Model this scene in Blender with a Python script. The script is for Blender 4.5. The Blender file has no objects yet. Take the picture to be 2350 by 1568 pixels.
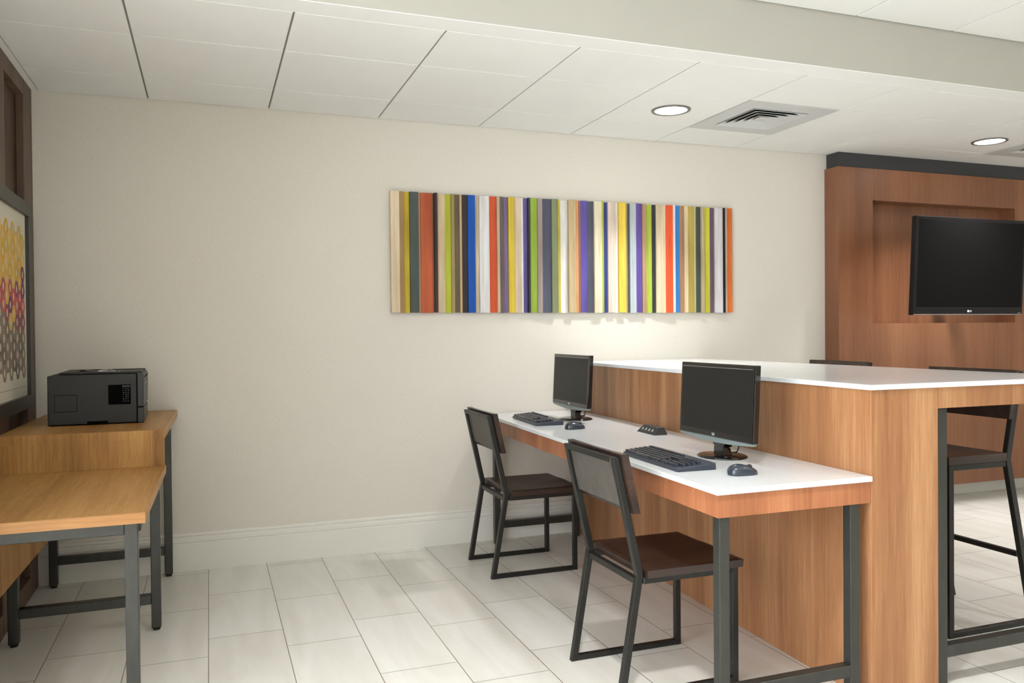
import bpy, bmesh, math, random
from mathutils import Vector, Matrix
random.seed(7)
COL = bpy.context.scene.collection
SC = bpy.context.scene
R = math.radians
WALL_Y = 4.75
WALL_X = -0.827
CEIL = 2.518
UP = 2.78
SOF_Y = 3.16

# ------------------------------------------------------------------ helpers
def lin(c):
    out = []
    for v in c[:3]:
        v = v / 255.0
        out.append(v / 12.92 if v <= 0.04045 else ((v + 0.055) / 1.055) ** 2.4)
    return (*out, 1.0)

def tag(o, label=None, cat=None, group=None, kind=None):
    if label: o['label'] = label
    if cat: o['category'] = cat
    if group: o['group'] = group
    if kind: o['kind'] = kind
    return o

def thing(name, label, cat, loc=(0, 0, 0), rz=0.0, group=None):
    o = bpy.data.objects.new(name, None)
    o.empty_display_size = 0.05
    COL.objects.link(o)
    o.location = loc
    o.rotation_euler = (0, 0, rz)
    return tag(o, label, cat, group)

def obj(name, bm, mat, parent=None, smooth=False, recalc=True):
    if recalc:
        bmesh.ops.recalc_face_normals(bm, faces=bm.faces[:])
    me = bpy.data.meshes.new(name)
    bm.to_mesh(me)
    bm.free()
    mats = mat if isinstance(mat, (list, tuple)) else [mat]
    for m in mats:
        me.materials.append(m)
    if smooth:
        for p in me.polygons:
            p.use_smooth = True
    o = bpy.data.objects.new(name, me)
    COL.objects.link(o)
    if parent is not None:
        o.parent = parent
    return o

def struct(name, bm, mat, label=None):
    o = obj(name, bm, mat)
    o['kind'] = 'structure'
    if label: o['label'] = label
    return o

def copy_tree(o, parent=None):
    c = o.copy()
    COL.objects.link(c)
    if parent is not None:
        c.parent = parent
    for ch in list(o.children):
        copy_tree(ch, c)
    return c

def hexa(bm, P, mi=0):
    """box from 8 points: bottom 4 then top 4"""
    v = [bm.verts.new(p) for p in P]
    fs = [(0, 3, 2, 1), (4, 5, 6, 7), (0, 1, 5, 4), (1, 2, 6, 5), (2, 3, 7, 6), (3, 0, 4, 7)]
    out = []
    for f in fs:
        g = bm.faces.new([v[i] for i in f])
        g.material_index = mi
        out.append(g)
    return v, out

def box(bm, a, b, bev=0.0, seg=2, mi=0, tf=None):
    (x0, y0, z0), (x1, y1, z1) = a, b
    P = [(x0, y0, z0), (x1, y0, z0), (x1, y1, z0), (x0, y1, z0),
         (x0, y0, z1), (x1, y0, z1), (x1, y1, z1), (x0, y1, z1)]
    if tf: P = [tf(*p) for p in P]
    v, f = hexa(bm, P, mi)
    if bev > 0:
        es = list({e for g in f for e in g.edges})
        r = bmesh.ops.bevel(bm, geom=es, offset=bev, segments=seg, profile=0.5, affect='EDGES')
        for g in r['faces']:
            g.material_index = mi
    return bm

def newbox(a, b, bev=0.0, seg=2, tf=None):
    return box(bmesh.new(), a, b, bev, seg, tf=tf)

def beam(bm, p0, p1, w, h, up=(0, 0, 1), bev=0.0, mi=0):
    p0, p1 = Vector(p0), Vector(p1)
    d = (p1 - p0).normalized()
    s = d.cross(Vector(up)).normalized()
    u = s.cross(d).normalized()
    P = []
    for p in (p0, p1):
        for a, b in ((-1, -1), (1, -1), (1, 1), (-1, 1)):
            P.append(p + s * a * w / 2 + u * b * h / 2)
    v, f = hexa(bm, P, mi)
    if bev > 0:
        es = list({e for g in f for e in g.edges})
        bmesh.ops.bevel(bm, geom=es, offset=bev, segments=2, profile=0.5, affect='EDGES')
    return bm

def strip(bm, pts, y0, y1, t, bev=0.0):
    """rectangular tube following (x, z) points, thickness t in the xz plane, from y0 to y1"""
    n = len(pts)
    offs = []
    for i in range(n):
        ns = []
        for a, b in ((i - 1, i), (i, i + 1)):
            if 0 <= a and b < n:
                d = Vector((pts[b][0] - pts[a][0], pts[b][1] - pts[a][1])).normalized()
                ns.append(Vector((-d.y, d.x)))
        m = sum(ns, Vector((0, 0))).normalized()
        k = t / 2 / max(0.5, m.dot(ns[0]))
        # keep the ends cut level
        if i in (0, n - 1):
            m = Vector((math.copysign(1, m.x), 0)); k = t / 2 / max(0.5, abs(ns[0].x))
        offs.append(m * k)
    rings = []
    for i, (x, z) in enumerate(pts):
        o = offs[i]
        rings.append([bm.verts.new((x - o.x, y0, z - o.y)), bm.verts.new((x + o.x, y0, z + o.y)),
                      bm.verts.new((x + o.x, y1, z + o.y)), bm.verts.new((x - o.x, y1, z - o.y))])
    fs = []
    for i in range(n - 1):
        for j in range(4):
            k = (j + 1) % 4
            fs.append(bm.faces.new([rings[i][j], rings[i][k], rings[i + 1][k], rings[i + 1][j]]))
    fs.append(bm.faces.new(rings[0][::-1])); fs.append(bm.faces.new(rings[-1]))
    bmesh.ops.recalc_face_normals(bm, faces=fs)
    if bev > 0:
        es = [e for e in {e for g in fs for e in g.edges} if e.calc_face_angle(0) > 0.6]
        bmesh.ops.bevel(bm, geom=es, offset=bev, segments=2, profile=0.5, affect='EDGES')
    return bm

def grid_slab(bm, nu, nv, top, bot, mi=0):
    """closed slab from two surfaces; top(u,v), bot(u,v) return points, u,v in 0..1"""
    T = [[bm.verts.new(top(i / nu, j / nv)) for j in range(nv + 1)] for i in range(nu + 1)]
    B = [[bm.verts.new(bot(i / nu, j / nv)) for j in range(nv + 1)] for i in range(nu + 1)]
    def q(*v):
        f = bm.faces.new(v); f.material_index = mi
    for i in range(nu):
        for j in range(nv):
            q(T[i][j], T[i + 1][j], T[i + 1][j + 1], T[i][j + 1])
            q(B[i][j + 1], B[i + 1][j + 1], B[i + 1][j], B[i][j])
    for i in range(nu):
        q(B[i][0], B[i + 1][0], T[i + 1][0], T[i][0])
        q(T[i][nv], T[i + 1][nv], B[i + 1][nv], B[i][nv])
    for j in range(nv):
        q(T[0][j], T[0][j + 1], B[0][j + 1], B[0][j])
        q(B[nu][j], B[nu][j + 1], T[nu][j + 1], T[nu][j])
    return bm

def lathe(bm, prof, cx=0, cy=0, n=40, sx=1.0, sy=1.0, mi=0):
    rings = []
    for r, z in prof:
        if r <= 1e-6:
            rings.append([bm.verts.new((cx, cy, z))])
        else:
            rings.append([bm.verts.new((cx + sx * r * math.cos(2 * math.pi * k / n), cy + sy * r * math.sin(2 * math.pi * k / n), z)) for k in range(n)])
    for a, b in zip(rings, rings[1:]):
        for k in range(n):
            l = (k + 1) % n
            if len(a) == 1 and len(b) == 1: continue
            if len(a) == 1: f = bm.faces.new([a[0], b[l], b[k]])
            elif len(b) == 1: f = bm.faces.new([a[k], a[l], b[0]])
            else: f = bm.faces.new([a[k], a[l], b[l], b[k]])
            f.material_index = mi
    return bm

def tube(bm, pts, r, n=8):
    pts = [Vector(p) for p in pts]
    rings = []
    for i, p in enumerate(pts):
        d = (pts[min(i + 1, len(pts) - 1)] - pts[max(i - 1, 0)]).normalized()
        a = d.cross(Vector((0, 0, 1)))
        if a.length < 1e-3: a = d.cross(Vector((0, 1, 0)))
        a.normalize(); b = d.cross(a).normalized()
        rings.append([bm.verts.new(p + a * r * math.cos(2 * math.pi * k / n) + b * r * math.sin(2 * math.pi * k / n)) for k in range(n)])
    for u, v in zip(rings, rings[1:]):
        for k in range(n):
            bm.faces.new([u[k], u[(k + 1) % n], v[(k + 1) % n], v[k]])
    bm.faces.new(rings[0][::-1]); bm.faces.new(rings[-1])
    return bm

def text_mesh(name, s, size, mat, parent, loc, rot, depth=0.0006):
    cu = bpy.data.curves.new(name, 'FONT')
    cu.body = s; cu.size = size; cu.extrude = depth; cu.align_x = 'CENTER'; cu.align_y = 'CENTER'
    tmp = bpy.data.objects.new('tmp_text', cu)
    COL.objects.link(tmp)
    dg = bpy.context.evaluated_depsgraph_get()
    me = bpy.data.meshes.new_from_object(tmp.evaluated_get(dg))
    bpy.data.objects.remove(tmp)
    me.name = name
    me.materials.clear(); me.materials.append(mat)
    o = bpy.data.objects.new(name, me)
    COL.objects.link(o)
    o.parent = parent
    o.location = loc; o.rotation_euler = rot
    return o

# ---------------------------------------------------------------- materials
def base_mat(name, rough=0.5, metal=0.0, spec=0.5, coat=0.0):
    m = bpy.data.materials.new(name)
    m.use_nodes = True
    nt = m.node_tree
    b = nt.nodes['Principled BSDF']
    b.inputs['Roughness'].default_value = rough
    b.inputs['Metallic'].default_value = metal
    b.inputs['Specular IOR Level'].default_value = spec
    b.inputs['Coat Weight'].default_value = coat
    return m, nt, b

def N(nt, t, **kw):
    n = nt.nodes.new(t)
    for k, v in kw.items():
        setattr(n, k, v)
    return n

def coords(nt, scale=(1, 1, 1), rot=(0, 0, 0), loc=(0, 0, 0)):
    tc = N(nt, 'ShaderNodeTexCoord')
    mp = N(nt, 'ShaderNodeMapping')
    mp.inputs['Scale'].default_value = scale
    mp.inputs['Rotation'].default_value = rot
    mp.inputs['Location'].default_value = loc
    nt.links.new(tc.outputs['Object'], mp.inputs['Vector'])
    return mp.outputs['Vector']

def noise(nt, vec, scale, detail=4.0, rough=0.55, dist=0.0):
    n = N(nt, 'ShaderNodeTexNoise')
    n.inputs['Scale'].default_value = scale
    n.inputs['Detail'].default_value = detail
    n.inputs['Roughness'].default_value = rough
    n.inputs['Distortion'].default_value = dist
    nt.links.new(vec, n.inputs['Vector'])
    return n.outputs['Fac']

def ramp(nt, fac, stops):
    r = N(nt, 'ShaderNodeValToRGB')
    el = r.color_ramp.elements
    el[0].position, el[0].color = stops[0]
    el[1].position, el[1].color = stops[1]
    for p, c in stops[2:]:
        e = el.new(p); e.color = c
    nt.links.new(fac, r.inputs['Fac'])
    return r.outputs['Color']

def mixc(nt, fac, a, b, mode='MIX'):
    m = N(nt, 'ShaderNodeMix', data_type='RGBA', blend_type=mode)
    if isinstance(fac, float): m.inputs[0].default_value = fac
    else: nt.links.new(fac, m.inputs[0])
    for i, v in ((6, a), (7, b)):
        if isinstance(v, tuple): m.inputs[i].default_value = v
        else: nt.links.new(v, m.inputs[i])
    return m.outputs[2]

def bump(nt, b, h, strength=0.1, dist=0.002):
    bp = N(nt, 'ShaderNodeBump')
    bp.inputs['Strength'].default_value = strength
    bp.inputs['Distance'].default_value = dist
    nt.links.new(h, bp.inputs['Height'])
    nt.links.new(bp.outputs['Normal'], b.inputs['Normal'])

def plain(name, c, rough=0.5, metal=0.0, spec=0.5, coat=0.0, var=0.06, vs=6.0):
    m, nt, b = base_mat(name, rough, metal, spec, coat)
    f = noise(nt, coords(nt), vs, 3)
    c = lin(c)
    lo = tuple(x * (1 - var) for x in c[:3]) + (1,)
    hi = tuple(min(1, x * (1 + var)) for x in c[:3]) + (1,)
    nt.links.new(ramp(nt, f, [(0.3, lo), (0.7, hi)]), b.inputs['Base Color'])
    return m

def wood(name, dark, mid, light, axis='z', rough=0.45, fine=1.0, broad=1.0, coat=0.0, spec=0.4):
    """grain runs along axis"""
    m, nt, b = base_mat(name, rough, 0, spec, coat)
    st = {'x': (0.05, 1, 1), 'y': (1, 0.05, 1), 'z': (1, 1, 0.035)}[axis]
    v = coords(nt, st)
    n1 = noise(nt, v, 9 * broad, 3, 0.5, 0.6)
    n2 = noise(nt, v, 70 * fine, 5, 0.7, 0.2)
    n3 = noise(nt, v, 260 * fine, 2, 0.6)
    a = N(nt, 'ShaderNodeMath', operation='MULTIPLY_ADD'); nt.links.new(n1, a.inputs[0]); a.inputs[1].default_value = 0.5
    s = N(nt, 'ShaderNodeMath', operation='MULTIPLY'); nt.links.new(n2, s.inputs[0]); s.inputs[1].default_value = 0.32
    nt.links.new(s.outputs[0], a.inputs[2])
    t = N(nt, 'ShaderNodeMath', operation='MULTIPLY_ADD'); nt.links.new(n3, t.inputs[0]); t.inputs[1].default_value = 0.18
    nt.links.new(a.outputs[0], t.inputs[2])
    col = ramp(nt, t.outputs[0], [(0.36, lin(dark)), (0.64, lin(light)), (0.5, lin(mid))])
    nt.links.new(col, b.inputs['Base Color'])
    bump(nt, b, n2, 0.08, 0.001)
    return m

def emit(name, c, strength):
    m = bpy.data.materials.new(name); m.use_nodes = True
    nt = m.node_tree; nt.nodes.clear()
    e = N(nt, 'ShaderNodeEmission'); o = N(nt, 'ShaderNodeOutputMaterial')
    e.inputs['Color'].default_value = c; e.inputs['Strength'].default_value = strength
    nt.links.new(e.outputs[0], o.inputs['Surface'])
    return m

def mat_wall():
    m, nt, b = base_mat('woven_wallpaper', 0.75, 0, 0.25)
    v1 = coords(nt, (1, 1, 14)); v2 = coords(nt, (14, 14, 1))
    a = noise(nt, v1, 60, 2, 0.6); c = noise(nt, v2, 60, 2, 0.6)
    s = N(nt, 'ShaderNodeMath', operation='ADD'); nt.links.new(a, s.inputs[0]); nt.links.new(c, s.inputs[1])
    h = N(nt, 'ShaderNodeMath', operation='MULTIPLY'); nt.links.new(s.outputs[0], h.inputs[0]); h.inputs[1].default_value = 0.5
    nt.links.new(ramp(nt, h.outputs[0], [(0.35, lin((210, 205, 194))), (0.65, lin((228, 223, 212)))]), b.inputs['Base Color'])
    bump(nt, b, h.outputs[0], 0.12, 0.001)
    return m

def mat_floor():
    m, nt, b = base_mat('porcelain_floor_tile', 0.32, 0, 0.5)
    tc = N(nt, 'ShaderNodeTexCoord')
    sep = N(nt, 'ShaderNodeSeparateXYZ'); nt.links.new(tc.outputs['Object'], sep.inputs[0])
    cmb = N(nt, 'ShaderNodeCombineXYZ')
    def add(sock, k):
        a = N(nt, 'ShaderNodeMath', operation='ADD'); nt.links.new(sock, a.inputs[0]); a.inputs[1].default_value = k
        return a.outputs[0]
    nt.links.new(add(sep.outputs['Y'], -3.645 + 0.612 * 20), cmb.inputs[0])
    nt.links.new(add(sep.outputs['X'], -0.284 + 0.3005 * 20), cmb.inputs[1])
    br = N(nt, 'ShaderNodeTexBrick')
    br.offset = 0.33; br.offset_frequency = 2; br.squash = 1.0
    br.inputs['Scale'].default_value = 1.0
    br.inputs['Brick Width'].default_value = 0.612
    br.inputs['Row Height'].default_value = 0.3005
    br.inputs['Mortar Size'].default_value = 0.002
    br.inputs['Mortar Smooth'].default_value = 0.3
    br.inputs['Bias'].default_value = 0.0
    br.inputs['Color1'].default_value = lin((220, 218, 210))
    br.inputs['Color2'].default_value = lin((228, 227, 221))
    br.inputs['Mortar'].default_value = lin((124, 114, 102))
    nt.links.new(cmb.outputs[0], br.inputs['Vector'])
    v = coords(nt, (1.0, 0.16, 1), (0, 0, R(12)))
    f1 = noise(nt, v, 7, 5, 0.55, 0.8)
    streak = ramp(nt, f1, [(0.3, (0.80, 0.775, 0.73, 1)), (0.62, (1, 1, 1, 1))])
    col = mixc(nt, 0.6, br.outputs['Color'], streak, 'MULTIPLY')
    nt.links.new(col, b.inputs['Base Color'])
    bump(nt, b, br.outputs['Fac'], -0.25, 0.001)
    return m

def mat_quartz():
    m, nt, b = base_mat('white_quartz', 0.14, 0, 0.5)
    f = noise(nt, coords(nt), 160, 3, 0.6)
    nt.links.new(ramp(nt, f, [(0.3, lin((212, 216, 218))), (0.6, lin((228, 231, 232)))]), b.inputs['Base Color'])
    return m

def mat_metal(name, c, rough=0.38):
    m, nt, b = base_mat(name, rough, 0.35, 0.6)
    f = noise(nt, coords(nt, (1, 1, 0.3)), 30, 3)
    c = lin(c)
    nt.links.new(ramp(nt, f, [(0.3, tuple(x * .85 for x in c[:3]) + (1,)), (0.7, tuple(x * 1.15 for x in c[:3]) + (1,))]), b.inputs['Base Color'])
    return m

M = {}
M['wall'] = mat_wall()
M['floor'] = mat_floor()
M['quartz'] = mat_quartz()
M['base'] = plain('painted_baseboard', (226, 225, 216), 0.35, var=0.01)
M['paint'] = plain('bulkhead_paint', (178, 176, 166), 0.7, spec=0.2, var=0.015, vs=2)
M['tile'] = plain('ceiling_tile', (240, 240, 236), 0.9, spec=0.1, var=0.015, vs=3)
M['tbar'] = plain('ceiling_grid', (150, 148, 140), 0.7, var=0.02)
M['ventm'] = plain('vent_enamel', (205, 206, 204), 0.55, var=0.01)
M['dark'] = plain('dark_void', (8, 8, 8), 0.9, spec=0.05)
M['cherry'] = wood('warm_veneer', (132, 88, 56), (156, 109, 72), (182, 138, 97), 'z', 0.42, 1.0, 0.9)
M['cherry_y'] = wood('warm_veneer_apron', (132, 80, 50), (156, 98, 64), (176, 118, 80), 'z', 0.42, 1.0, 0.8)
M['oak'] = wood('oak_top', (142, 98, 50), (172, 127, 70), (194, 150, 92), 'y', 0.42, 1.1, 0.7)
M['oak_v'] = wood('oak_fascia', (122, 84, 38), (168, 122, 64), (200, 156, 92), 'z', 0.5, 1.5, 0.6)
M['oak_e'] = wood('oak_edge', (132, 86, 46), (162, 116, 68), (184, 142, 92), 'x', 0.45, 0.6, 1.2)
M['tvwood'] = wood('tv_wall_veneer', (116, 74, 49), (136, 89, 61), (154, 105, 74), 'z', 0.35, 0.7, 0.35, spec=0.5)
M['panelwood'] = wood('wall_panel_wood', (84, 64, 52), (102, 80, 66), (120, 98, 82), 'z', 0.5, 1.2, 1.2)
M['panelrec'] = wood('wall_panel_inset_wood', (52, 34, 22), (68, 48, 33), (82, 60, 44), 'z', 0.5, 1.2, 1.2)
M['seatwood'] = wood('espresso_wood', (30, 21, 17), (48, 35, 29), (68, 51, 42), 'x', 0.33, 0.8, 1.0, spec=0.5)
M['metal'] = mat_metal('gunmetal_tube', (54, 55, 51))
M['metal2'] = mat_metal('black_tube', (31, 31, 29))
M['sheet'] = mat_metal('back_sheet_metal', (92, 88, 81), 0.55)
M['plast'] = plain('black_plastic', (19, 19, 20), 0.5, var=0.03)
M['plast2'] = plain('charcoal_plastic', (40, 41, 43), 0.45, var=0.03)
M['gloss'] = plain('gloss_black', (12, 11, 12), 0.08, coat=0.3, var=0.02)
M['tvcase'] = plain('tv_case', (14, 10, 12), 0.3, spec=0.3, var=0.02)
M['screen'] = plain('monitor_screen', (28, 27, 25), 0.45, spec=0.3, var=0.01)
M['tvscreen'] = plain('tv_screen', (16, 16, 16), 0.55, spec=0.08, var=0.01)
M['key'] = plain('navy_keycap', (36, 41, 52), 0.35, var=0.03)
M['kbd'] = plain('keyboard_case', (50, 56, 66), 0.4, var=0.03)
M['mouse'] = plain('mouse_shell', (42, 50, 60), 0.2, coat=0.3, var=0.03)
M['chin'] = plain('smoked_chin', (120, 132, 130), 0.12, var=0.03)
M['silver'] = plain('silver_trim', (170, 165, 165), 0.25, 0.7, var=0.02)
M['white'] = plain('white_mark', (225, 225, 225), 0.5, var=0.01)
M['crown'] = plain('charcoal_band', (58, 58, 60), 0.6, var=0.02)
M['frame'] = plain('picture_frame_black', (54, 51, 47), 0.4, var=0.03)
M['mat'] = plain('picture_mat', (214, 208, 190), 0.8, var=0.01)
M['rubber'] = plain('glide_foot', (60, 60, 58), 0.5, 0.5)
M['lens'] = emit('lamp_lens', (1, 0.985, 0.95, 1), 9.0)
M['ring'] = plain('downlight_ring', (120, 118, 114), 0.35, 0.3, var=0.01)

# ================================================================= SETTING
X0, X1, Y0 = WALL_X, 8.0, -3.0
XF = -3.2
struct('floor', newbox((XF, Y0, -0.05), (X1, WALL_Y + .1, 0)), M['floor'])
struct('wall_back', newbox((X0 - .1, WALL_Y, 0), (X1, WALL_Y + .1, UP + .1)), M['wall'])

struct('wall_front_unseen', newbox((XF, Y0 - .1, 0), (X1, Y0, UP + .1)), M['wall'])  # unseen, added behind the camera to block fill from the front
struct('wall_right_unseen', newbox((X1, Y0 - .1, -.05), (X1 + .1, WALL_Y + .1, UP + .1)), M['wall'])  # unseen, added to close this side so fill comes from the left
# baseboard, profiled
def baseboard(name, x0, x1):
    bm = bmesh.new()
    prof = [(0, 0), (-.016, 0), (-.016, .143), (-.0115, .148), (-.0115, .151), (-.0155, .156), (-.0155, .172), (-.009, .178), (-.009, .184), (-.013, .190), (-.012, .199), (-.006, .203), (0, .203)]
    a = [bm.verts.new((x0, WALL_Y + p, z)) for p, z in prof]
    b = [bm.verts.new((x1, WALL_Y + p, z)) for p, z in prof]
    n = len(prof)
    for i in range(n - 1):
        bm.faces.new([a[i], a[i + 1], b[i + 1], b[i]])
    bm.faces.new(a); bm.faces.new(b[::-1])
    return struct(name, bm, M['base'])
baseboard('baseboard_back', WALL_X, 4.15)

# left wall: dark wood panelling with recessed insets
bm = bmesh.new()
LWY = 2.3  # panelling stops short out of view, an opening added for fill light
box(bm, (X0 - .1, LWY, 0), (X0 - .035, WALL_Y, CEIL + .3), mi=1)
stiles = [(WALL_Y - .0, 4.55)]
y = 4.55
z_r = [(0, .10), (.93, 1.02), (2.44, CEIL + .3)]
ys = [4.75, 4.55]
k = 4.55
while k > LWY + .6:
    k -= .40; ys.append(k); k -= .17; ys.append(k)
segs = [(ys[i + 1], ys[i]) for i in range(0, len(ys) - 1, 2)]
for a, b_ in segs:
    box(bm, (X0 - .036, max(a, LWY), 0), (X0, b_, CEIL + .3), 0.003, 1)
gaps = [(ys[i + 2], ys[i + 1]) for i in range(0, len(ys) - 2, 2)]
for a, b_ in gaps:
    for z0, z1 in z_r:
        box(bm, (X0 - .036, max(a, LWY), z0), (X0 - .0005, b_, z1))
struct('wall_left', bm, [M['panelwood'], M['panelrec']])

# lower tiled ceiling
def tiles(bm, xs, ys, z, skip=()):
    for i in range(len(xs) - 1):
        for j in range(len(ys) - 1):
            if (i, j) in skip: continue
            g = .0042
            box(bm, (xs[i] + g, ys[j] + g, z), (xs[i + 1] - g, ys[j + 1] - g, z + .012), .0015, 1)
LX = [WALL_X + .028] + [-.285 + .6115 * k for k in range(16)]
LY = [3.285, 3.747, 4.357, WALL_Y - .002]
vent_cells = []
for i, x in enumerate(LX[:-1]):
    if abs(x - 2.773) < .02 or abs(x - 5.219) < .02:
        vent_cells.append((i, 1))
bm = bmesh.new()
tiles(bm, LX, LY, CEIL, vent_cells)
box(bm, (X0 - .09, LY[0] + .0022, CEIL + .010), (X1 - .01, WALL_Y + .09, CEIL + .06), mi=1)
box(bm, (X0, SOF_Y, CEIL), (X0 + .028, WALL_Y, CEIL + .012), mi=0)
struct('ceiling', bm, [M['tile'], M['tbar']])
bm = bmesh.new()
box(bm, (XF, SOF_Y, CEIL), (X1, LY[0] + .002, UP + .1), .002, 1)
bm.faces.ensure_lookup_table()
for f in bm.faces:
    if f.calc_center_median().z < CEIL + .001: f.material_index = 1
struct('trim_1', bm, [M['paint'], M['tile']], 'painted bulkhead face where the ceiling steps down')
bm = bmesh.new()
UX = [XF] + [2.95 + .6115 * k for k in range(-10, -6)] + [2.95 + .6115 * k for k in range(-6, 11)]
UY = [SOF_Y - .62 * k for k in range(10)][::-1]
UY[-1] = SOF_Y - .004
tiles(bm, UX, UY, UP)
box(bm, (XF, Y0, UP + .010), (X1, SOF_Y - .0005, UP + .06), mi=1)
struct('ceiling', bm, [M['tile'], M['tbar']])

# ---------------------------------------------------------------- vents
def make_vent(loc, label):
    t = thing('ceiling_vent', label, 'vent', loc, 0, 'square air vents in the tiled ceiling')
    h = .3045
    bm = bmesh.new()
    a = .19
    z0 = -.004
    for (x0, x1, y0, y1) in ((-h, h, -h, -a), (-h, h, a, h), (-h, -a, -a, a), (a, h, -a, a)):
        box(bm, (x0, y0, z0), (x1, y1, .008))
    obj('face_plate', bm, M['ventm'], t)
    obj('duct', newbox((-a, -a, .06), (a, a, .075)), M['dark'], t)
    bm = bmesh.new()
    box(bm, (-a, -a, .005), (-a + .003, a, .07)); box(bm, (a - .003, -a, .005), (a, a, .07))
    box(bm, (-a, -a, .005), (a, -a + .003, .07)); box(bm, (-a, a - .003, .005), (a, a, .07))
    obj('duct_collar', bm, M['dark'], t)
    for q, ro in enumerate((.186, .148, .110, .072)):
        bm = bmesh.new()
        ri = ro - .032
        for s in range(4):
            c, sn = math.cos(s * math.pi / 2), math.sin(s * math.pi / 2)
            def P(x, y, z): return (x * c - y * sn, x * sn + y * c, z)
            lo, hi = -.008, .016
            pts = [P(-ro, -ro, lo), P(ro, -ro, lo), P(ri, -ri, hi), P(-ri, -ri, hi)]
            up = [P(-ro, -ro, lo + .003), P(ro, -ro, lo + .003), P(ri, -ri, hi + .003), P(-ri, -ri, hi + .003)]
            _, fs = hexa(bm, pts + up)
            fs[1].material_index = 1  # upper face coloured dark, standing in for shade between the blades
        obj('louver', bm, [M['ventm'], M['dark']], t)
    obj('centre_plate', newbox((-.034, -.034, -.006), (.034, .034, .002), .002, 1), M['ventm'], t)
    return t
vy = (3.747 + 4.357) / 2
make_vent((2.773 + .3058, vy, CEIL), 'square white ceiling vent between the two round ceiling lights')
make_vent((5.219 + .3058, vy, CEIL), 'white ceiling vent cut by the right edge, right of the farther round light')

# ------------------------------------------------------------ downlights
def make_light(loc, label, power, group=None, spread=None):
    t = thing('recessed_downlight', label, 'ceiling light', loc, 0, group)
    bm = bmesh.new()
    lathe(bm, [(.090, 0), (.104, -.0005), (.110, -.003), (.108, -.007), (.098, -.009), (.090, -.005), (.090, 0)], n=56)
    obj('trim_ring', bm, M['ring'], t, True)
    bm = bmesh.new()
    lathe(bm, [(.0905, -.0035), (.05, -.004), (0, -.0042), ], n=56)
    lathe(bm, [(.0905, -.0010), (0, -.0010)], n=56)
    obj('lens', bm, M['lens'], t)
    ld = bpy.data.lights.new('downlight_lamp', 'AREA')
    ld.shape = 'DISK'; ld.size = .17; ld.energy = power; ld.color = (1.0, .99, .985)
    ld.spread = R(spread or 100)
    lo = bpy.data.objects.new('downlight_lamp', ld)
    COL.objects.link(lo)
    lo.location = (0, 0, -.016)
    lo.parent = t
    return t
lx = 2.773 - .3058
make_light((lx, vy, CEIL), 'round glowing ceiling light left of the square vent', 6, 'round recessed lights in the tiled ceiling')
make_light((lx + 2.446, vy, CEIL), 'round glowing ceiling light above the television', 10.5, 'round recessed lights in the tiled ceiling')
for (x, y, p) in ((.815, 1.3, 17), (3.26, 1.3, 5), (5.7, 1.3, 16), (.815, -1.15, 12), (3.26, -1.15, 5), (5.7, -1.15, 8)):
    make_light((x, y, UP), 'round recessed light in the raised ceiling behind the bulkhead', p, 'round recessed lights in the raised ceiling')

# ================================================================ LEFT DESK
t = thing('two_level_desk', 'honey oak desk with a raised back shelf on grey metal legs, at left', 'desk', (-.18, 2.80, 0))
TX, TY = -.18, 2.80
def tl(x, y, z):  # world -> local, with the small slant of the right edge
    return (x - TX + .016 * (y - 2.8), y - TY, z)
xl, xr = -.815, -.193
bm = bmesh.new(); box(bm, (xl, 2.80, .684), (xr, 3.79, .718), .0015, 1, tf=tl)
o = obj('lower_top', bm, M['oak'], t)
# front edge band shows long grain
bm = bmesh.new(); box(bm, (xl, 2.797, .6845), (xr, 2.7998, .7175), tf=tl)
obj('edge_band', bm, M['oak_e'], o)
bm = bmesh.new(); box(bm, (xl, 3.762, .836), (xr, 4.725, .872), .0015, 1, tf=tl)
obj('upper_shelf', bm, M['oak'], t)
bm = bmesh.new(); box(bm, (xl, 3.760, .7185), (xr - .004, 3.782, .8355), tf=tl)
box(bm, (xl, 3.7585, .8355), (xr - .002, 3.7618, .8715), tf=tl)
obj('riser_board', bm, M['oak_v'], t)
bm = bmesh.new(); box(bm, (-.767, 2.90, .30), (-.750, 4.67, .684), tf=tl)
obj('modesty_panel', bm, M['oak_v'], t)
def leg_t(x, y, ztop, z0=.012, w=.039):
    bm = bmesh.new(); box(bm, (x, y, z0), (x + w, y + w, ztop), .003, 2, tf=lambda a, b, c: (a - TX, b - TY, c))
    l = obj('leg', bm, M['metal'], t)
    bm = bmesh.new(); lathe(bm, [(0, 0), (.015, 0), (.015, .006), (.008, .008), (.008, z0 + .001), (0, z0 + .001)], x + w / 2 - TX, y + w / 2 - TY, 16)
    obj('glide', bm, M['rubber'], l)
for (yy, zt, xa, xb) in ((2.84, .683, -.785, -.257), (3.83, .683, -.782, -.246), (4.66, .835, -.768, -.232)):
    leg_t(xa, yy, zt); leg_t(xb, yy, zt)
    w = .039
    bm = bmesh.new(); box(bm, (xa + w, yy, .115), (xb, yy + w, .155), .002, 1, tf=lambda a, b, c: (a - TX, b - TY, c))
    obj('stretcher', bm, M['metal'], t)
    bm = bmesh.new(); box(bm, (xa + w, yy, zt - .040), (xb, yy + w, zt - .0005), .002, 1, tf=lambda a, b, c: (a - TX, b - TY, c))
    obj('top_rail', bm, M['metal'], t)
for xx in (-.782, -.25):
    bm = bmesh.new(); box(bm, (xx, 2.879, .643), (xx + .038, 3.83, .6825), .002, 1, tf=lambda a, b, c: (a - TX, b - TY, c))
    obj('side_rail', bm, M['metal'], t)

# ---------------------------------------------------------------- printer
PX, PY, PZ = -.476, 4.27, .872
t = thing('laser_printer', 'black desktop printer on the raised oak shelf', 'printer', (PX, PY, PZ), R(1.0))
hx, hy = .195, .185
bm = bmesh.new()
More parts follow.
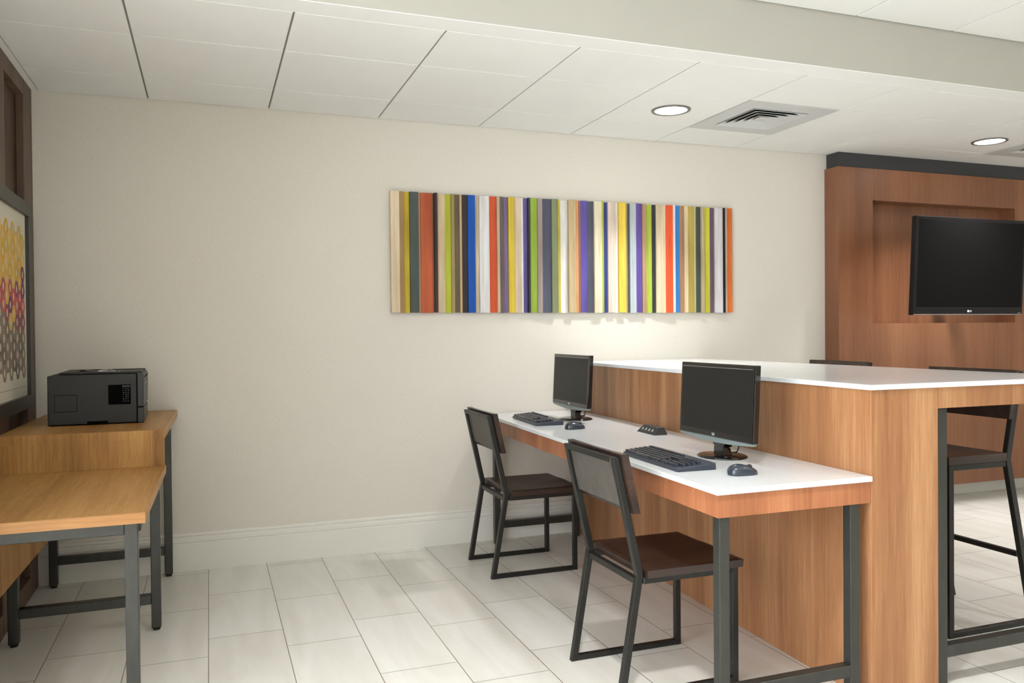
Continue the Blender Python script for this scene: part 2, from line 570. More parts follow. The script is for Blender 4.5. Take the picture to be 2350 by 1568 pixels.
# body side profile in xz extruded along y (front of the machine faces +x)
def prism_y(bm, prof, y0, y1, mi=0, bev=0):
    a = [bm.verts.new((x, y0, z)) for x, z in prof]; b = [bm.verts.new((x, y1, z)) for x, z in prof]
    n = len(prof); fs = [bm.faces.new(a), bm.faces.new(b[::-1])]
    for i in range(n):
        fs.append(bm.faces.new([a[i], b[i], b[(i + 1) % n], a[(i + 1) % n]]))
    for f in fs: f.material_index = mi
    bmesh.ops.recalc_face_normals(bm, faces=fs)
    if bev:
        es = list({e for f in fs for e in f.edges})
        bmesh.ops.bevel(bm, geom=es, offset=bev, segments=2, profile=.5, affect='EDGES')
    return bm
prism_y(bm, [(-hx, .004), (.163, .004), (.163, .226), (-.15, .226), (-hx, .222)], -hy, hy, bev=.004)
body = obj('body', bm, M['plast'], t)
bm = bmesh.new()
prism_y(bm, [(.164, .075), (.191, .075), (.193, .215), (.186, .228), (.164, .230)], -hy + .001, hy - .001, bev=.004)
obj('front_cover', bm, M['plast2'], t)
bm = bmesh.new()
prism_y(bm, [(.164, .002), (.188, .002), (.192, .010), (.192, .072), (.164, .072)], -hy + .03, hy - .05, bev=.003)
box(bm, (.164, -hy + .001, .0), (.1915, -hy + .029, .072), .003, 1)
obj('paper_drawer', bm, M['plast2'], t)
# top deck with a sunken paper exit
bm = bmesh.new()
box(bm, (-.15, -hy + .006, .2265), (.183, -.10, .236), .003, 1)
box(bm, (-.15, .12, .2265), (.183, hy - .006, .236), .003, 1)
box(bm, (-.15, -.10, .2265), (-.10, .12, .236), .003, 1)
box(bm, (.05, -.10, .2265), (.183, .12, .233), .003, 1)
obj('top_deck', bm, M['plast'], t)
bm = bmesh.new()
hexa(bm, [(-.08, -.08, .2267), (.05, -.08, .2267), (.05, .10, .2267), (-.08, .10, .2267), (-.07, -.07, .2275), (.048, -.07, .243), (.048, .09, .243), (-.07, .09, .2275)])
obj('paper_stop', bm, M['gloss'], t)
bm = bmesh.new(); beam(bm, (-.048, -.120, .2425), (.004, -.135, .2375), .012, .004)
beam(bm, (.004, -.135, .2375), (.075, -.135, .2375), .008, .004)
obj('exit_lever', bm, M['silver'], t)
bm = bmesh.new()
for k in range(6): box(bm, (.03 + k * .018, -.160, .236), (.04 + k * .018, -.150, .2385), .001, 1)
obj('control_buttons', bm, M['silver'], t)
# side face details (facing the camera, at -y)
bm = bmesh.new()
for a, b_ in (((-.168, -.186, .062), (-.0795, -.1852, .064)), ((-.168, -.186, .135), (-.0795, -.1852, .137)), ((-.168, -.186, .062), (-.1665, -.1852, .137)), ((-.081, -.186, .062), (-.0795, -.1852, .137))):
    box(bm, a, b_)
obj('access_door', bm, M['dark'], t)
bm = bmesh.new()
box(bm, (.046, -.1862, .088), (.138, -.1852, .177))
obj('vent_panel', bm, M['dark'], t)
bm = bmesh.new()
random.seed(3)
for k in range(7):
    for j in range(3):
        x = .105 + j * .010; z = .100 + k * .0095
        box(bm, (x, -.1868, z), (x + random.uniform(.003, .008), -.1862, z + .004))
box(bm, (.103, -.1868, .166), (.136, -.1862, .173))
obj('vent_slots', bm, M['plast2'], t)
bm = bmesh.new(); box(bm, (.162, -.1858, .01), (.1645, -.1852, .222)); box(bm, (.164, -.1858, .0725), (.192, -.1846, .0745))
obj('seam', bm, M['dark'], t)
bm = bmesh.new(); box(bm, (-.04, -.1864, .004), (.044, -.1852, .017), .0005, 1)
obj('hand_grip', bm, M['dark'], t)
bm = bmesh.new(); box(bm, (.1928, -.03, .172), (.1936, .0, .180)); box(bm, (.192, -.15, .207), (.1942, .15, .2115), mi=1)
obj('front_mark', bm, [M['white'], M['dark']], t)

# ========================================================== PICTURE (left)
t = thing('framed_print', 'framed print of gold, purple and grey honeycomb on the dark wood wall', 'picture', (WALL_X, 3.7, .93))
fx = .030
bm = bmesh.new()
ya, yb, za, zb = -.82, .825, 0.0, .975
fw = .062
box(bm, (.001, ya, za), (fx, yb, za + fw), .002, 1); box(bm, (.001, ya, zb - fw), (fx, yb, zb), .002, 1)
box(bm, (.001, ya, za + fw), (fx, ya + fw, zb - fw), .002, 1); box(bm, (.001, yb - fw, za + fw), (fx, yb, zb - fw), .002, 1)
obj('frame', bm, M['frame'], t)
obj('mat_board', newbox((.004, ya + fw, za + fw), (.014, yb - fw, zb - fw)), M['mat'], t)
bm = bmesh.new()
cl = bm.loops.layers.float_color.new('Col')
GOLD = [(222, 180, 92), (216, 172, 80), (228, 190, 110), (208, 184, 90)]
MID = [(150, 88, 110), (126, 74, 104), (190, 96, 98), (204, 108, 96), (222, 180, 92)]
GREY = [(140, 126, 112), (126, 114, 100), (148, 132, 118), (120, 106, 94)]
RED = [(204, 92, 84), (186, 84, 90), (140, 126, 112), (150, 90, 100)]
pit = .074; rw = pit * .866; Rr = pit / math.sqrt(3)
y_in0, y_in1 = ya + fw + .06, yb - fw - .035
z_in0, z_in1 = za + fw + .085, zb - fw - .075
ncol = int((y_in1 - y_in0) / rw); nrow = int((z_in1 - z_in0) / pit)
for c in range(ncol):
    for r in range(nrow + 1):
        cy = y_in1 - rw * (c + .6)
        cz = z_in0 + pit * (r + .5) + (pit / 2 if c % 2 else 0)
        h = (cz - z_in0) / (z_in1 - z_in0)
        if h > 1: continue
        if c == 0 and random.random() < .25 and .3 < h < .8: continue
        pal = GREY if h < .33 else (RED if h < .47 else (MID if h < .62 else GOLD))
        if .33 < h < .8 and random.random() < .12: pal = MID
        col = lin(random.choice(pal))
        outer = []; inner = []
        for s in range(6):
            a = math.pi / 3 * s
            outer.append(bm.verts.new((.0146, cy + Rr * math.cos(a), cz + Rr * math.sin(a))))
            inner.append(bm.verts.new((.0146, cy + .0135 * math.cos(a), cz + .0195 * math.sin(a))))
        for s in range(6):
            f = bm.faces.new([outer[s], outer[(s + 1) % 6], inner[(s + 1) % 6], inner[s]])
            for lp in f.loops: lp[cl] = col
m, nt, b = base_mat('printed_ink', .7, 0, .2)
at = N(nt, 'ShaderNodeAttribute', attribute_name='Col')
nz = noise(nt, coords(nt), 40, 3)
nt.links.new(mixc(nt, .3, at.outputs['Color'], ramp(nt, nz, [(0.3, (.7, .7, .7, 1)), (.7, (1, 1, 1, 1))]), 'MULTIPLY'), b.inputs['Base Color'])
obj('honeycomb_print', bm, m, t, recalc=False)
bm = bmesh.new()
zc_ = za + fw + .045
box(bm, (.0142, ya + fw + .03, zc_), (.0146, yb - fw - .03, zc_ + .0015))
obj('mat_crease', bm, M['frame'], t)

# ============================================================== STRIPED ART
STR = [(46,104,226,207,175),(104,132,165,135,95),(132,172,205,180,55),(172,230,80,90,85),(230,245,200,160,130),(245,322,190,95,60),(322,334,170,125,95),(334,354,65,50,50),(354,407,215,195,160),(407,448,185,195,60),(448,470,165,145,95),(470,502,110,100,80),(502,516,200,170,130),(516,556,60,52,55),(556,604,25,90,190),(604,632,215,200,170),(632,697,225,225,225),(697,748,215,90,55),(748,766,200,175,145),(766,790,105,95,90),(790,824,130,110,150),(824,862,220,195,65),(862,912,220,200,175),(912,924,235,235,235),(924,950,110,100,160),(950,963,60,55,75),(963,1014,155,185,70),(1014,1046,165,150,145),(1046,1104,85,88,105),(1104,1146,135,145,110),(1146,1170,225,205,80),(1170,1216,240,240,240),(1216,1262,205,185,145),(1262,1285,225,165,115),(1285,1300,150,105,80),(1300,1342,100,85,165),(1342,1384,90,92,108),(1384,1434,230,220,190),(1434,1446,170,190,70),(1446,1478,65,75,145),(1478,1524,225,208,195),(1524,1546,240,240,240),(1546,1590,235,205,85),(1590,1612,195,170,110),(1612,1622,80,90,90),(1622,1662,185,195,200),(1662,1700,105,85,160),(1700,1724,185,150,120),(1724,1772,185,205,80),(1772,1793,60,60,65),(1793,1856,225,208,175),(1856,1900,240,95,55),(1900,1916,232,225,222),(1916,1952,60,130,200),(1952,1980,170,130,100),(1980,2004,225,205,165),(2004,2046,185,165,85),(2046,2058,200,190,140),(2058,2088,75,85,75),(2088,2106,190,175,145),(2106,2154,210,205,70),(2154,2182,110,90,105),(2182,2232,228,225,230),(2232,2244,35,30,35),(2244,2256,205,180,160),(2256,2298,235,125,55)]
AX0, AX1, AZ0, AZ1 = .996, 3.346, 1.389, 2.095
f_, yw = 1884.0, R(20.27)
def px2x(px):
    a = (px - 1175) / f_
    # direction in plan, ignoring tilt
    return (WALL_Y - .035) * math.tan(math.atan(a) + yw)
raw0, raw1 = px2x(880 + 46 / 2.866), px2x(880 + 2298 / 2.866)
def sx(c):
    v = px2x(880 + c / 2.866)
    return AX0 + (v - raw0) / (raw1 - raw0) * (AX1 - AX0)
t = thing('striped_wall_art', 'long wall panel of vertical wooden strips in many colours', 'artwork', ((AX0 + AX1) / 2, WALL_Y, AZ0))
cx = (AX0 + AX1) / 2
obj('backing_board', newbox((AX0 - cx + .05, -.016, .04), (AX1 - cx - .05, -.001, AZ1 - AZ0 - .04)), M['frame'], t)
bm = bmesh.new()
cl = bm.loops.layers.float_color.new('Col')
random.seed(11)
for (a, b_, r_, g_, bl) in STR:
    xa, xb = sx(a) - cx, sx(b_) - cx
    dep = random.choice((.022, .029, .036, .044))
    n0 = len(bm.faces)
    bm.faces.ensure_lookup_table()
    before = set(bm.faces)
    zo = random.uniform(-.0015, .0015)
    box(bm, (xa + .0004, -dep, zo), (xb - .0004, -.016, AZ1 - AZ0 + zo))
    c = lin((r_, g_, bl))
    # a different stain towards one edge of some strips, as painted
    for fc in set(bm.faces) - before:
        for lp in fc.loops:
            lp[cl] = c
m, nt, b = base_mat('stained_strips', .55, 0, .3)
at = N(nt, 'ShaderNodeAttribute', attribute_name='Col')
nz = noise(nt, coords(nt, (1, 1, .06)), 45, 5, .65, .4)
nz2 = noise(nt, coords(nt, (1.6, 1, .5)), 3.0, 3, .5, .5)
g1 = mixc(nt, .75, at.outputs['Color'], ramp(nt, nz, [(.25, (.62, .60, .58, 1)), (.6, (1, 1, 1, 1))]), 'MULTIPLY')
g2 = mixc(nt, .55, g1, ramp(nt, nz2, [(.3, (.62, .56, .5, 1)), (.55, (1, 1, 1, 1))]), 'MULTIPLY')
nt.links.new(g2, b.inputs['Base Color'])
obj('wooden_strips', bm, m, t)

# ============================================================== DESK + BAR
BY = 2.165
SH = .037
def dk(x, y, z):    # local shear of the furniture run (it stands slightly skewed to the wall)
    return (x + SH * y, y, z)
DL = WALL_Y - BY - .003
ZD, ZB = .774, 1.0815
t = thing('computer_desk', 'white topped computer desk with wood apron, lower and in front of the bar', 'desk', (1.474, BY, 0))
w_d = 2.088 - 1.474
obj('countertop', newbox((0, 0, ZD - .018), (w_d, DL, ZD), .002, 2, tf=dk), M['quartz'], t)
za0, za1 = .683, ZD - .0182
bm = bmesh.new()
box(bm, (.009, .0095, za0), (.029, DL - .001, za1), tf=dk)
box(bm, (.029, .0095, za0), (w_d, .0295, za1), tf=dk)
box(bm, (.029, DL - .021, za0), (w_d, DL - .001, za1), tf=dk)
box(bm, (.029, .0295, za1 - .02), (w_d, DL - .021, za1), tf=dk)
obj('apron', bm, M['cherry_y'], t)
def leg(x, y, z0, z1, par, w=.038, d=.038, ox=0):
    bm = bmesh.new(); box(bm, (x, y, z0 + .008), (x + w, y + d, z1), .003, 2, tf=dk)
    l = obj('leg', bm, M['metal'], par)
    bm = bmesh.new(); X = x + w / 2 + SH * (y + d / 2)
    lathe(bm, [(0, 0), (.014, 0), (.014, .006), (.007, .007), (.007, z0 + .0085), (0, z0 + .0085)], X, y + d / 2, 16)
    obj('glide', bm, M['rubber'], l)
for yy in (.018, 2.44):
    leg(.018, yy, 0, za0 - .0002, t); leg(.535, yy, 0, za0 - .0002, t)
    obj('stretcher', newbox((.056, yy, .100), (.535, yy + .038, .139), .002, 1, tf=dk), M['metal'], t)

t = thing('bar_table', 'tall white topped bar with wood base behind the computer desk', 'bar', (2.082, BY, 0))
def bk(x, y, z):  # top: far edge narrows a little
    return (x + SH * y * (1 - x / 1.07) + (-.026 * y) * (x / 1.07), y, z)
w_b = 1.07
obj('countertop', newbox((0, 0, ZB - .018), (w_b, DL, ZB), .002, 2, tf=bk), M['quartz'], t)
ztw = ZB - .0182
obj('base_cabinet', newbox((.008, .0095, 0), (.306, DL - .001, ztw), .001, 1, tf=dk), M['cherry'], t)
bm = bmesh.new()
box(bm, (.3062, .0095, .990), (w_b - .01, .030, ztw), tf=bk)
box(bm, (w_b - .03, .030, .990), (w_b - .01, DL - .001, ztw), tf=bk)
obj('apron', bm, M['cherry'], t)
for (xx, yy) in ((.312, .018), (w_b - .055, .018), (.310, 2.44), (w_b - .16, 2.44)):
    leg(xx - (0 if xx > .5 else .0), yy, 0, .9895, t, w=.046, d=.046)
obj('stretcher', newbox((.358, .018, .103), (w_b - .055, .056, .145), .002, 1, tf=dk), M['metal'], t)
obj('stretcher', newbox((.358, 2.44, .103), (w_b - .16, 2.478, .145), .002, 1, tf=dk), M['metal'], t)

# ---------------------------------------------------------- desk chairs
def make_chair():
    t = thing('side_chair', '', 'chair', (0, 0, 0), 0, 'dark metal and wood chairs at the computer desk')
    W = .193
    for s in (-1, 1):
        bm = bmesh.new()
        yc = s * W
        strip(bm, [(.0, .001), (.074, .43), (-.016, .842)], yc - .011, yc + .011, .026, .0025)
        obj('rear_leg', bm, M['metal2'], t)
        bm = bmesh.new(); box(bm, (.449, yc - .011, .001), (.473, yc + .011, .421), .0025, 2)
        obj('front_leg', bm, M['metal2'], t)
        bm = bmesh.new(); box(bm, (.0145, yc - .0105, .001), (.449, yc + .0105, .023), .002, 1)
        obj('runner', bm, M['metal2'], t)
    bm = bmesh.new()
    for s in (-1, 1):
        box(bm, (.088, s * W - .0105, .398), (.449, s * W + .0105, .421), .002, 1)
    box(bm, (.062, -W + .011, .395), (.085, W - .011, .417), .002, 1)
    box(bm, (.450, -W + .011, .398), (.472, W - .011, .421), .002, 1)
    obj('seat_frame', bm, M['metal2'], t)
    # dished seat
    bm = bmesh.new()
    hw = .222
    def top(u, v):
        x = .092 + u * .392; y = -hw + v * 2 * hw
        xx, yy = (u - .45) * 2, (v - .5) * 2
        d = .011 * max(0, 1 - xx ** 2 * 1.0) * max(0, 1 - abs(yy) ** 2.2)
        d += .004 * math.exp(-(yy / .25) ** 2) * -max(0, xx) * .8
        e = .004 if u in (0, 1) or v in (0, 1) else 0
        return (x, y, .452 - d - e)
    def bot(u, v): return (.094 + u * .388, -hw + .002 + v * 2 * (hw - .002), .4215)
    grid_slab(bm, 24, 24, top, bot)
    obj('seat', bm, M['seatwood'], t, False)
    # back: metal sheet between the posts, wooden slab in front of it
    bx = lambda z: .074 + (z - .43) * (-.090 / .412)
    bm = bmesh.new()
    def st(u, v):
        z = .665 + u * .172; y = -W + .011 + v * 2 * (W - .011); return (bx(z) + .004, y, z)
    def sb(u, v):
        z = .665 + u * .172; y = -W + .011 + v * 2 * (W - .011); return (bx(z) + .001, y, z)
    grid_slab(bm, 1, 1, st, sb)
    obj('back_plate', bm, M['sheet'], t)
    bm = bmesh.new()
    box(bm, (-.027, -W + .011, .822), (-.004, W - .011, .842), .002, 1)
    obj('top_rail', bm, M['metal2'], t)
    bm = bmesh.new()
    hb = .222
    def bt(u, v):
        z = .648 + u * .205; y = -hb + v * 2 * hb; return (bx(z) + .0145 - .0 * abs(y), y, z)
    def bf(u, v):
        z = .648 + u * .205; y = -hb + v * 2 * hb
        return (bx(z) + .040 - .010 * (1 - (y / hb) ** 2), y, z)
    grid_slab(bm, 8, 16, bf, bt)
    obj('backrest', bm, M['seatwood'], t)
    return t
ch = make_chair()
ch.location = (1.305, 2.688, 0)
ch['label'] = 'dark metal and wood chair nearest the camera at the computer desk'
c2 = copy_tree(ch)
c2.location = (1.357, 4.178, 0)
c2['label'] = 'dark metal and wood chair at the wall end of the computer desk'

# ---------------------------------------------------------- bar stools
def make_stool():
    t = thing('bar_stool', '', 'bar stool', (0, 0, 0), 0, 'dark bar stools on the far side of the bar')
    W = .205
    for s in (-1, 1):
        yc = s * W
        bm = bmesh.new()
        strip(bm, [(.475, .001), (.320, .715), (.392, 1.086)], yc - .012, yc + .012, .028, .0025)
        obj('rear_leg', bm, M['metal2'], t)
        bm = bmesh.new(); box(bm, (-.012, yc - .012, .001), (.014, yc + .012, .711), .0025, 2)
        obj('front_leg', bm, M['metal2'], t)
        bm = bmesh.new(); box(bm, (.014, yc - .011, .001), (.460, yc + .011, .024), .002, 1)
        obj('runner', bm, M['metal2'], t)
    bm = bmesh.new()
    for s in (-1, 1): box(bm, (.014, s * W - .011, .686), (.306, s * W + .011, .711), .002, 1)
    box(bm, (-.010, -W + .012, .686), (.012, W - .012, .711), .002, 1)
    box(bm, (.308, -W + .012, .686), (.332, W - .012, .711), .002, 1)
    obj('seat_frame', bm, M['metal2'], t)
    bm = bmesh.new(); box(bm, (.395, -W + .012, .290), (.418, W - .012, .312), .002, 1)
    obj('stretcher', bm, M['metal2'], t)
    bm = bmesh.new(); box(bm, (-.010, -W + .012, .290), (.012, W - .012, .312), .002, 1)
    obj('footrest', bm, M['metal2'], t)
    bm = bmesh.new()
    hw = .222
    def top(u, v):
        x = -.02 + u * .322; y = -hw + v * 2 * hw
        xx, yy = (u - .5) * 2, (v - .5) * 2
        d = .010 * max(0, 1 - xx ** 2) * max(0, 1 - yy ** 2)
        return (x, y, .745 - d)
    def bot(u, v): return (-.02 + u * .322, -hw + v * 2 * hw, .7115)
    grid_slab(bm, 16, 16, top, bot)
    obj('seat', bm, M['seatwood'], t)
    bm = bmesh.new()
    bx = lambda z: .320 + (z - .715) * (.072 / .371)
    def bt(u, v):
        z = .885 + u * .206; y = -hw + v * 2 * hw; return (bx(z) - .0155, y, z)
    def bf(u, v):
        z = .885 + u * .206; y = -hw + v * 2 * hw
        return (bx(z) - .038 + .008 * (1 - (y / hw) ** 2), y, z)
    grid_slab(bm, 8, 16, bf, bt)
    obj('backrest', bm, M['seatwood'], t)
    return t
s1 = make_stool()
s1.location = (2.830, 2.728, 0)
s1['label'] = 'dark bar stool seen through the open end of the bar'
s2 = copy_tree(s1)
s2.location = (2.985, 3.73, 0)
s2['label'] = 'dark bar stool of which only the backrest top shows, nearer the back wall'

# ---------------------------------------------------------- monitors
def make_monitor():
    t = thing('computer_monitor', '', 'monitor', (0, 0, 0), 0, 'black monitors on the computer desk')
    hw, h = .2475, .288
    tilt = R(3.0)
    # local: screen faces -x; z from the desk top
    def T(x, y, z): return (x + math.sin(tilt) * (z - .22), y, z)
    z0 = .078; z1 = .366
    bm = bmesh.new(); box(bm, (-.016, -hw, z0), (.010, hw, z1), .004, 2, tf=T)
    box(bm, (.010, -.17, z0 + .04), (.028, .17, z1 - .05), .006, 2, tf=T)
    hs = obj('housing', bm, M['gloss'], t)
    bm = bmesh.new()
    b0 = .015
    box(bm, (-.0165, -hw + b0, z0 + .024), (-.0158, hw - b0, z1 - .016), tf=T)
    obj('screen', bm, M['screen'], t)
    bm = bmesh.new()
    box(bm, (-.0185, -hw + .012, z1 - .0165), (-.0160, hw - .012, z1 - .0145), tf=T)
    obj('bezel_glint', bm, M['silver'], hs)
    bm = bmesh.new()
    n = 16
    def ct(u, v):
        y = -hw + .004 + v * 2 * (hw - .004); return T(-.012 + u * .018, y, z0 + .001)
    def cb(u, v):
        y = -hw + .004 + v * 2 * (hw - .004); q = 1 - abs(2 * v - 1) ** 2
        return T(-.012 + u * .014, y, z0 - .007 - .012 * q)
    grid_slab(bm, 1, 16, ct, cb)
    obj('chin', bm, M['chin'], t)
    bm = bmesh.new()
    for (za, zb2, wa, wb2) in ((.008, .040, .034, .030), (.040, .070, .030, .052)):
        hexa(bm, [(.002, -wa, za), (.040, -wa, za), (.040, wa, za), (.002, wa, za), (.0, -wb2, zb2), (.032, -wb2, zb2), (.032, wb2, zb2), (.0, wb2, zb2)])
    box(bm, (.004, -.075, .070), (.030, .075, .098), .004, 2)
    obj('stand_neck', bm, M['gloss'], t)
    bm = bmesh.new()
    lathe(bm, [(0, 0), (.104, 0), (.106, .003), (.100, .007), (.03, .010), (0, .010)], .017, 0, 48, .88, 1.0)
    obj('base', bm, M['gloss'], t, True)
    bm = bmesh.new()
    tube(bm, [(.03, -.06, .075), (.045, -.07, .045), (.05, -.05, .022), (.04, -.01, .0145), (.06, .03, .0145), (.09, .05, .0145)], .0028)
    obj('cable', bm, M['plast2'], t, True)
    text_mesh('logo', 'LG', .014, M['white'], t, (-.0172 + math.sin(tilt) * (z0 + .012 - .22), 0, z0 + .012), (R(90), 0, R(-90)))
    return t
m1 = make_monitor()
m1.location = (1.870, 2.737, ZD)
m1['label'] = 'black monitor nearest the camera on the white desk'
m2 = copy_tree(m1)
m2.location = (1.925, 4.230, ZD); m2.rotation_euler = (0, 0, R(-1.0))
m2['label'] = 'black monitor at the wall end of the white desk'

# ---------------------------------------------------------- keyboards
def make_keyboard():
    t = thing('keyboard', '', 'keyboard', (0, 0, 0), 0, 'black keyboards on the computer desk')
    # local: long axis y, front edge towards -x
    hw, hd = .222, .078
    bm = bmesh.new()
    v = [(-hd, -hw, .0), (hd, -hw, .0), (hd, hw, 0), (-hd, hw, 0), (-hd + .002, -hw, .013), (hd - .002, -hw, .026), (hd - .002, hw, .026), (-hd + .002, hw, .013)]
    _, f = hexa(bm, v)
    es = list({e for g in f for e in g.edges})
    bmesh.ops.bevel(bm, geom=es, offset=.004, segments=2, profile=.5, affect='EDGES')
    obj('case', bm, M['kbd'], t)
    kb = bmesh.new()
    def cap(w):
        bm = bmesh.new()
        h = .0105
        a = w / 2; b_ = .0085
        hexa(bm, [(-b_, -a, 0), (b_, -a, 0), (b_, a, 0), (-b_, a, 0), (-b_ + .002, -a + .002, h), (b_ - .003, -a + .002, h), (b_ - .003, a - .002, h), (-b_ + .002, a - .002, h)])
        me = bpy.data.meshes.new('key'); bmesh.ops.recalc_face_normals(bm, faces=bm.faces[:]); bm.to_mesh(me); bm.free(); me.materials.append(M['key'])
        return me
    u = .0198
    cache = {}
    def put(x, y, w):
        k = round(w, 4)
        if k not in cache: cache[k] = cap(w)
        o = bpy.data.objects.new('key', cache[k]); COL.objects.link(o); o.parent = t
        z = .013 + (x + hd) / (2 * hd) * .013 - .001
        o.location = (x, y, z); o.rotation_euler = (0, -math.atan(.013 / .152), 0)
    # typing side left = +y (far), numpad = -y (near)
    rows = [[1.25, 1.25, 1.25, 5.75, 1.25, 1.25, 1.5], [2.25] + [1] * 10 + [1.75], [1.75] + [1] * 11 + [2.0 - .25], [1.5] + [1] * 12 + [1.0], [1] * 13 + [1.5], [1] * 13]
    y_l = hw - .007
    for r, row in enumerate(rows):
        x = -hd + .016 + r * .0195 + (.006 if r == 5 else 0)
        tot = sum(row); sc = 14.5 * u / tot * (1 if r != 5 else .93)
        y = y_l
        for w in row:
            ww = w * sc
            put(x, y - ww / 2, ww - .0022); y -= ww
    ynav = y_l - 14.5 * u - .004
    for r, n in ((0, 3), (1, 1), (3, 3), (4, 3)):
        x = -hd + .016 + r * .0195
        for k in range(n):
            kk = 1 if n == 1 else k
            put(x, ynav - (kk + .5) * .0186, .0164)
    ynum = ynav - 3 * .0186 - .004
    for r in range(5):
        x = -hd + .016 + r * .0195
        for k in range(4 if r else 3):
            put(x, ynum - (k + .5) * .0186, .0164)
    return t
k1 = make_keyboard()
k1.location = (1.620, 2.708, ZD); k1.rotation_euler = (0, 0, R(-2.5))
k1['label'] = 'black keyboard in front of the nearer monitor'
k2 = copy_tree(k1)
k2.location = (1.700, 4.215, ZD); k2.rotation_euler = (0, 0, R(-4.0))
k2['label'] = 'black keyboard in front of the monitor by the wall'

# ---------------------------------------------------------- mice
def make_mouse():
    t = thing('computer_mouse', '', 'mouse', (0, 0, 0), 0, 'black computer mice on the desk')
    bm = bmesh.new()
    # palm end towards -x, buttons towards +x
    nu, nv = 18, 18
    def hgt(x, y):
        u = (x + .054) / .108
        prof = .036 * (max(0, math.sin(math.pi * min(1, u ** .62 * .97))) ** .62)
        return prof
    pts = []
    def hw(u): return .0315 * (1 - (abs(2 * u - 1)) ** 3.2) ** .42 * (1 - .10 * u)
    def topf(u, v):
        x = -.054 + .108 * u; w = max(.0005, hw(u)); yy = (v - .5) * 2
        y = math.sin(yy * math.pi / 2) * w
        z = .004 + hgt(x, 0) * (max(0, math.cos(yy * math.pi / 2)) ** .55) * .93
        return (x, y, z)
    def botf(u, v):
        x = -.054 + .108 * u; w = max(.0004, hw(u)) * .95; yy = (v - .5) * 2
        return (x, math.sin(yy * math.pi / 2) * w, .0008)
    grid_slab(bm, nu, nv, topf, botf)
    obj('shell', bm, M['mouse'], t, True)
    bm = bmesh.new()
    lathe(bm, [(0, -.0035), (.009, -.0035), (.0105, -.002), (.0105, .002), (.009, .0035), (0, .0035)], 0, 0, 20)
    w = obj('scroll_wheel', bm, M['plast2'], t, True)
    w.location = (.026, 0, .0245); w.rotation_euler = (R(90), 0, 0)
    bm = bmesh.new(); 
    for i in range(6):
        a, b_ = topf(.60 + i * .06, .5), topf(.66 + i * .06, .5)
        beam(bm, (a[0], 0, a[2] + .0001), (b_[0], 0, b_[2] + .0001), .0012, .001)
    obj('button_split', bm, M['dark'], t)
    return t
q1 = make_mouse(); q1.location = (1.712, 2.365, ZD); q1.rotation_euler = (0, 0, R(-6)); q1['label'] = 'dark blue grey mouse right of the nearer keyboard'
q2 = copy_tree(q1); q2.location = (1.742, 3.805, ZD); q2.rotation_euler = (0, 0, R(-4)); q2['label'] = 'dark blue grey mouse beside the keyboard by the wall'

# ---------------------------------------------------------- power outlet
t = thing('desktop_outlet', 'small black wedge power outlet on the white desk between the monitors', 'outlet', (2.012, 3.50, ZD), R(-3))
bm = bmesh.new()
hexa(bm, [(-.036, -.095, 0), (.036, -.095, 0), (.036, .095, 0), (-.036, .095, 0), (-.008, -.070, .034), (.030, -.070, .034), (.030, .070, .034), (-.008, .070, .034)])
es = bm.edges[:]
bmesh.ops.bevel(bm, geom=es, offset=.002, segments=1, affect='EDGES')
obj('housing', bm, M['plast2'], t)
nrm = Vector((-.034, 0, .028)).normalized()
for k in range(4):
    yc = .052 - k * .034
    bm = bmesh.new()
    c = Vector((-.0225, yc, .0170)) + nrm * .0002
    sl = Vector((.028, 0, .034)).normalized()
    for s1_, s2_ in ((-1, 0), (1, 0)):
        p = c + Vector((0, s1_ * .0045, 0))
        beam(bm, p - sl * .005, p + sl * .005, .0022, .0008, up=nrm)
    beam(bm, c + sl * .008 + Vector((0, -.002, 0)), c + sl * .008 + Vector((0, .002, 0)), .003, .0008, up=nrm)
    obj('socket', bm, M['white'], t)

# ============================================================ TV WALL UNIT
UX0, UX1, UY = 4.15, 7.2, 4.61
t = thing('media_wall_panel', 'brown wood wall panel with a recessed niche behind the television', 'wall panel', (UX0, UY, 0))
nx0, nx1, nz0, nz1 = 4.456 - UX0, 5.852 - UX0, 1.309, 2.187
W_ = UX1 - UX0; zt = 2.412; zb_ = .098
bm = bmesh.new()
dy = WALL_Y - UY - .001
box(bm, (0, 0, zb_), (nx0, dy, zt)); box(bm, (nx1, 0, zb_), (W_, dy, zt))
box(bm, (nx0, 0, zb_), (nx1, dy, nz0)); box(bm, (nx0, 0, nz1), (nx1, dy, zt))
box(bm, (nx0, dy - .012, nz0), (nx1, dy, nz1))
bmesh.ops.remove_doubles(bm, verts=bm.verts[:], dist=.0001)
obj('panel', bm, M['tvwood'], t)
obj('crown_band', newbox((.018, .018, zt), (W_, dy, CEIL - .001)), M['crown'], t)
obj('plinth', newbox((.02, .095, 0), (W_, dy, zb_)), M['base'], t)

t = thing('television', 'flat black television hanging in front of the wood niche', 'television', (4.94, 4.235, 1.36), 0)
def TV(x, y, z):   # leans: top towards the room
    return (x, y - .053 * (z - .33), z)
tw, th = .512, .665
bm = bmesh.new()
box(bm, (-tw, -.015, 0), (tw, .020, th), .006, 2, tf=TV)
box(bm, (-.40, .020, .08), (.40, .050, th - .08), .01, 2, tf=TV)
obj('housing', bm, M['tvcase'], t)
obj('screen', newbox((-tw + .034, -.0160, .052), (tw - .022, -.0150, th - .024), tf=TV), M['tvscreen'], t)
bm = bmesh.new()
box(bm, (-tw + .012, -.0175, .001), (tw - .008, -.013, .0065), tf=TV)
obj('lower_trim', bm, M['silver'], t)
bm = bmesh.new()
box(bm, (-tw + .034, -.0168, .0485), (tw - .022, -.0155, .0505), tf=TV)
obj('screen_line', bm, M['plast2'], t)
ly = TV(0, -.0158, .027)[1]
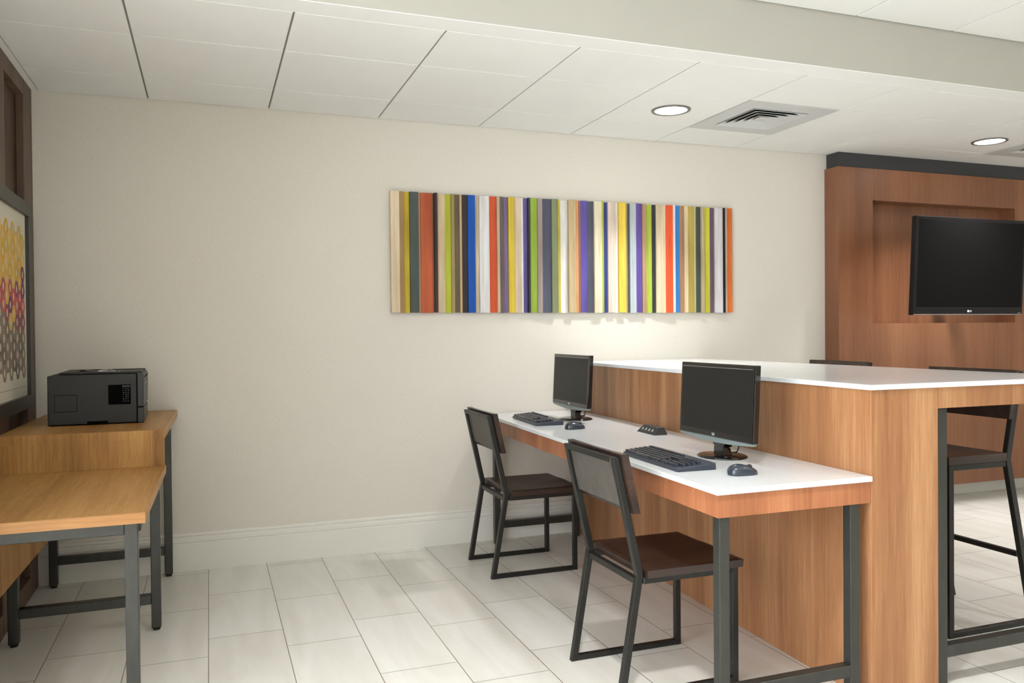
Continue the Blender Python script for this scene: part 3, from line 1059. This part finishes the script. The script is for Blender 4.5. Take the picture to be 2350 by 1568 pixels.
lg = text_mesh('logo', 'LG', .018, M['white'], t, (.012, ly, .026), (R(90), 0, 0))
bm = bmesh.new(); lathe(bm, [(0, 0), (.0085, 0), (.0085, .0006), (0, .0006)], 0, 0, 24)
o = obj('logo_badge', bm, M['white'], t); o.location = (-.010, ly, .026); o.rotation_euler = (R(90), 0, 0)
bm = bmesh.new(); box(bm, (tw - .05, -.0170, .012), (tw - .025, -.0154, .016), tf=TV)
obj('power_mark', bm, M['silver'], t)
bm = bmesh.new()
yb_ = WALL_Y - .013 - 4.235
box(bm, (.06, .052, .20), (.30, .060, .46)); box(bm, (.15, .060, .28), (.22, yb_ - .02, .36), .004, 1); box(bm, (.08, yb_ - .02, .22), (.30, yb_ - .001, .42))
obj('wall_bracket', bm, M['plast'], t)

# ================================================================== WORLD
w = bpy.data.worlds.new('room_light'); SC.world = w
w.use_nodes = True
bg = w.node_tree.nodes['Background']
bg.inputs['Color'].default_value = (.91, .94, 1.0, 1)
bg.inputs['Strength'].default_value = 5.4

# ================================================================= CAMERA
P_, Y_, Ro = R(.67), R(20.27), R(-.52)
def rotm(p, y, r):
    cy, sy, cp, sp, cr, sr = math.cos(y), math.sin(y), math.cos(p), math.sin(p), math.cos(r), math.sin(r)
    R0 = Matrix(((1, 0, 0), (0, 0, -1), (0, 1, 0)))
    Ry = Matrix(((cy, -sy, 0), (sy, cy, 0), (0, 0, 1)))
    Rp = Matrix(((1, 0, 0), (0, cp, -sp), (0, sp, cp)))
    Rr = Matrix(((cr, -sr, 0), (sr, cr, 0), (0, 0, 1)))
    return Rr @ Rp @ R0 @ Ry
Q = rotm(P_, Y_, Ro)
cam = bpy.data.cameras.new('camera')
cam.sensor_width = 36; cam.sensor_fit = 'HORIZONTAL'
cam.lens = 1884.0 / 2350 * 36
cam.clip_start = .05
co = bpy.data.objects.new('camera', cam)
COL.objects.link(co)
mw = Matrix((( Q[0][0], -Q[1][0], -Q[2][0], 0), (Q[0][1], -Q[1][1], -Q[2][1], 0), (Q[0][2], -Q[1][2], -Q[2][2], 1.271), (0, 0, 0, 1)))
co.matrix_world = mw
SC.camera = co

SC.view_settings.view_transform = 'Standard'
SC.view_settings.look = 'None'
SC.view_settings.gamma = 1.0
SC.view_settings.use_curve_mapping = False
SC.view_settings.exposure = 0.72
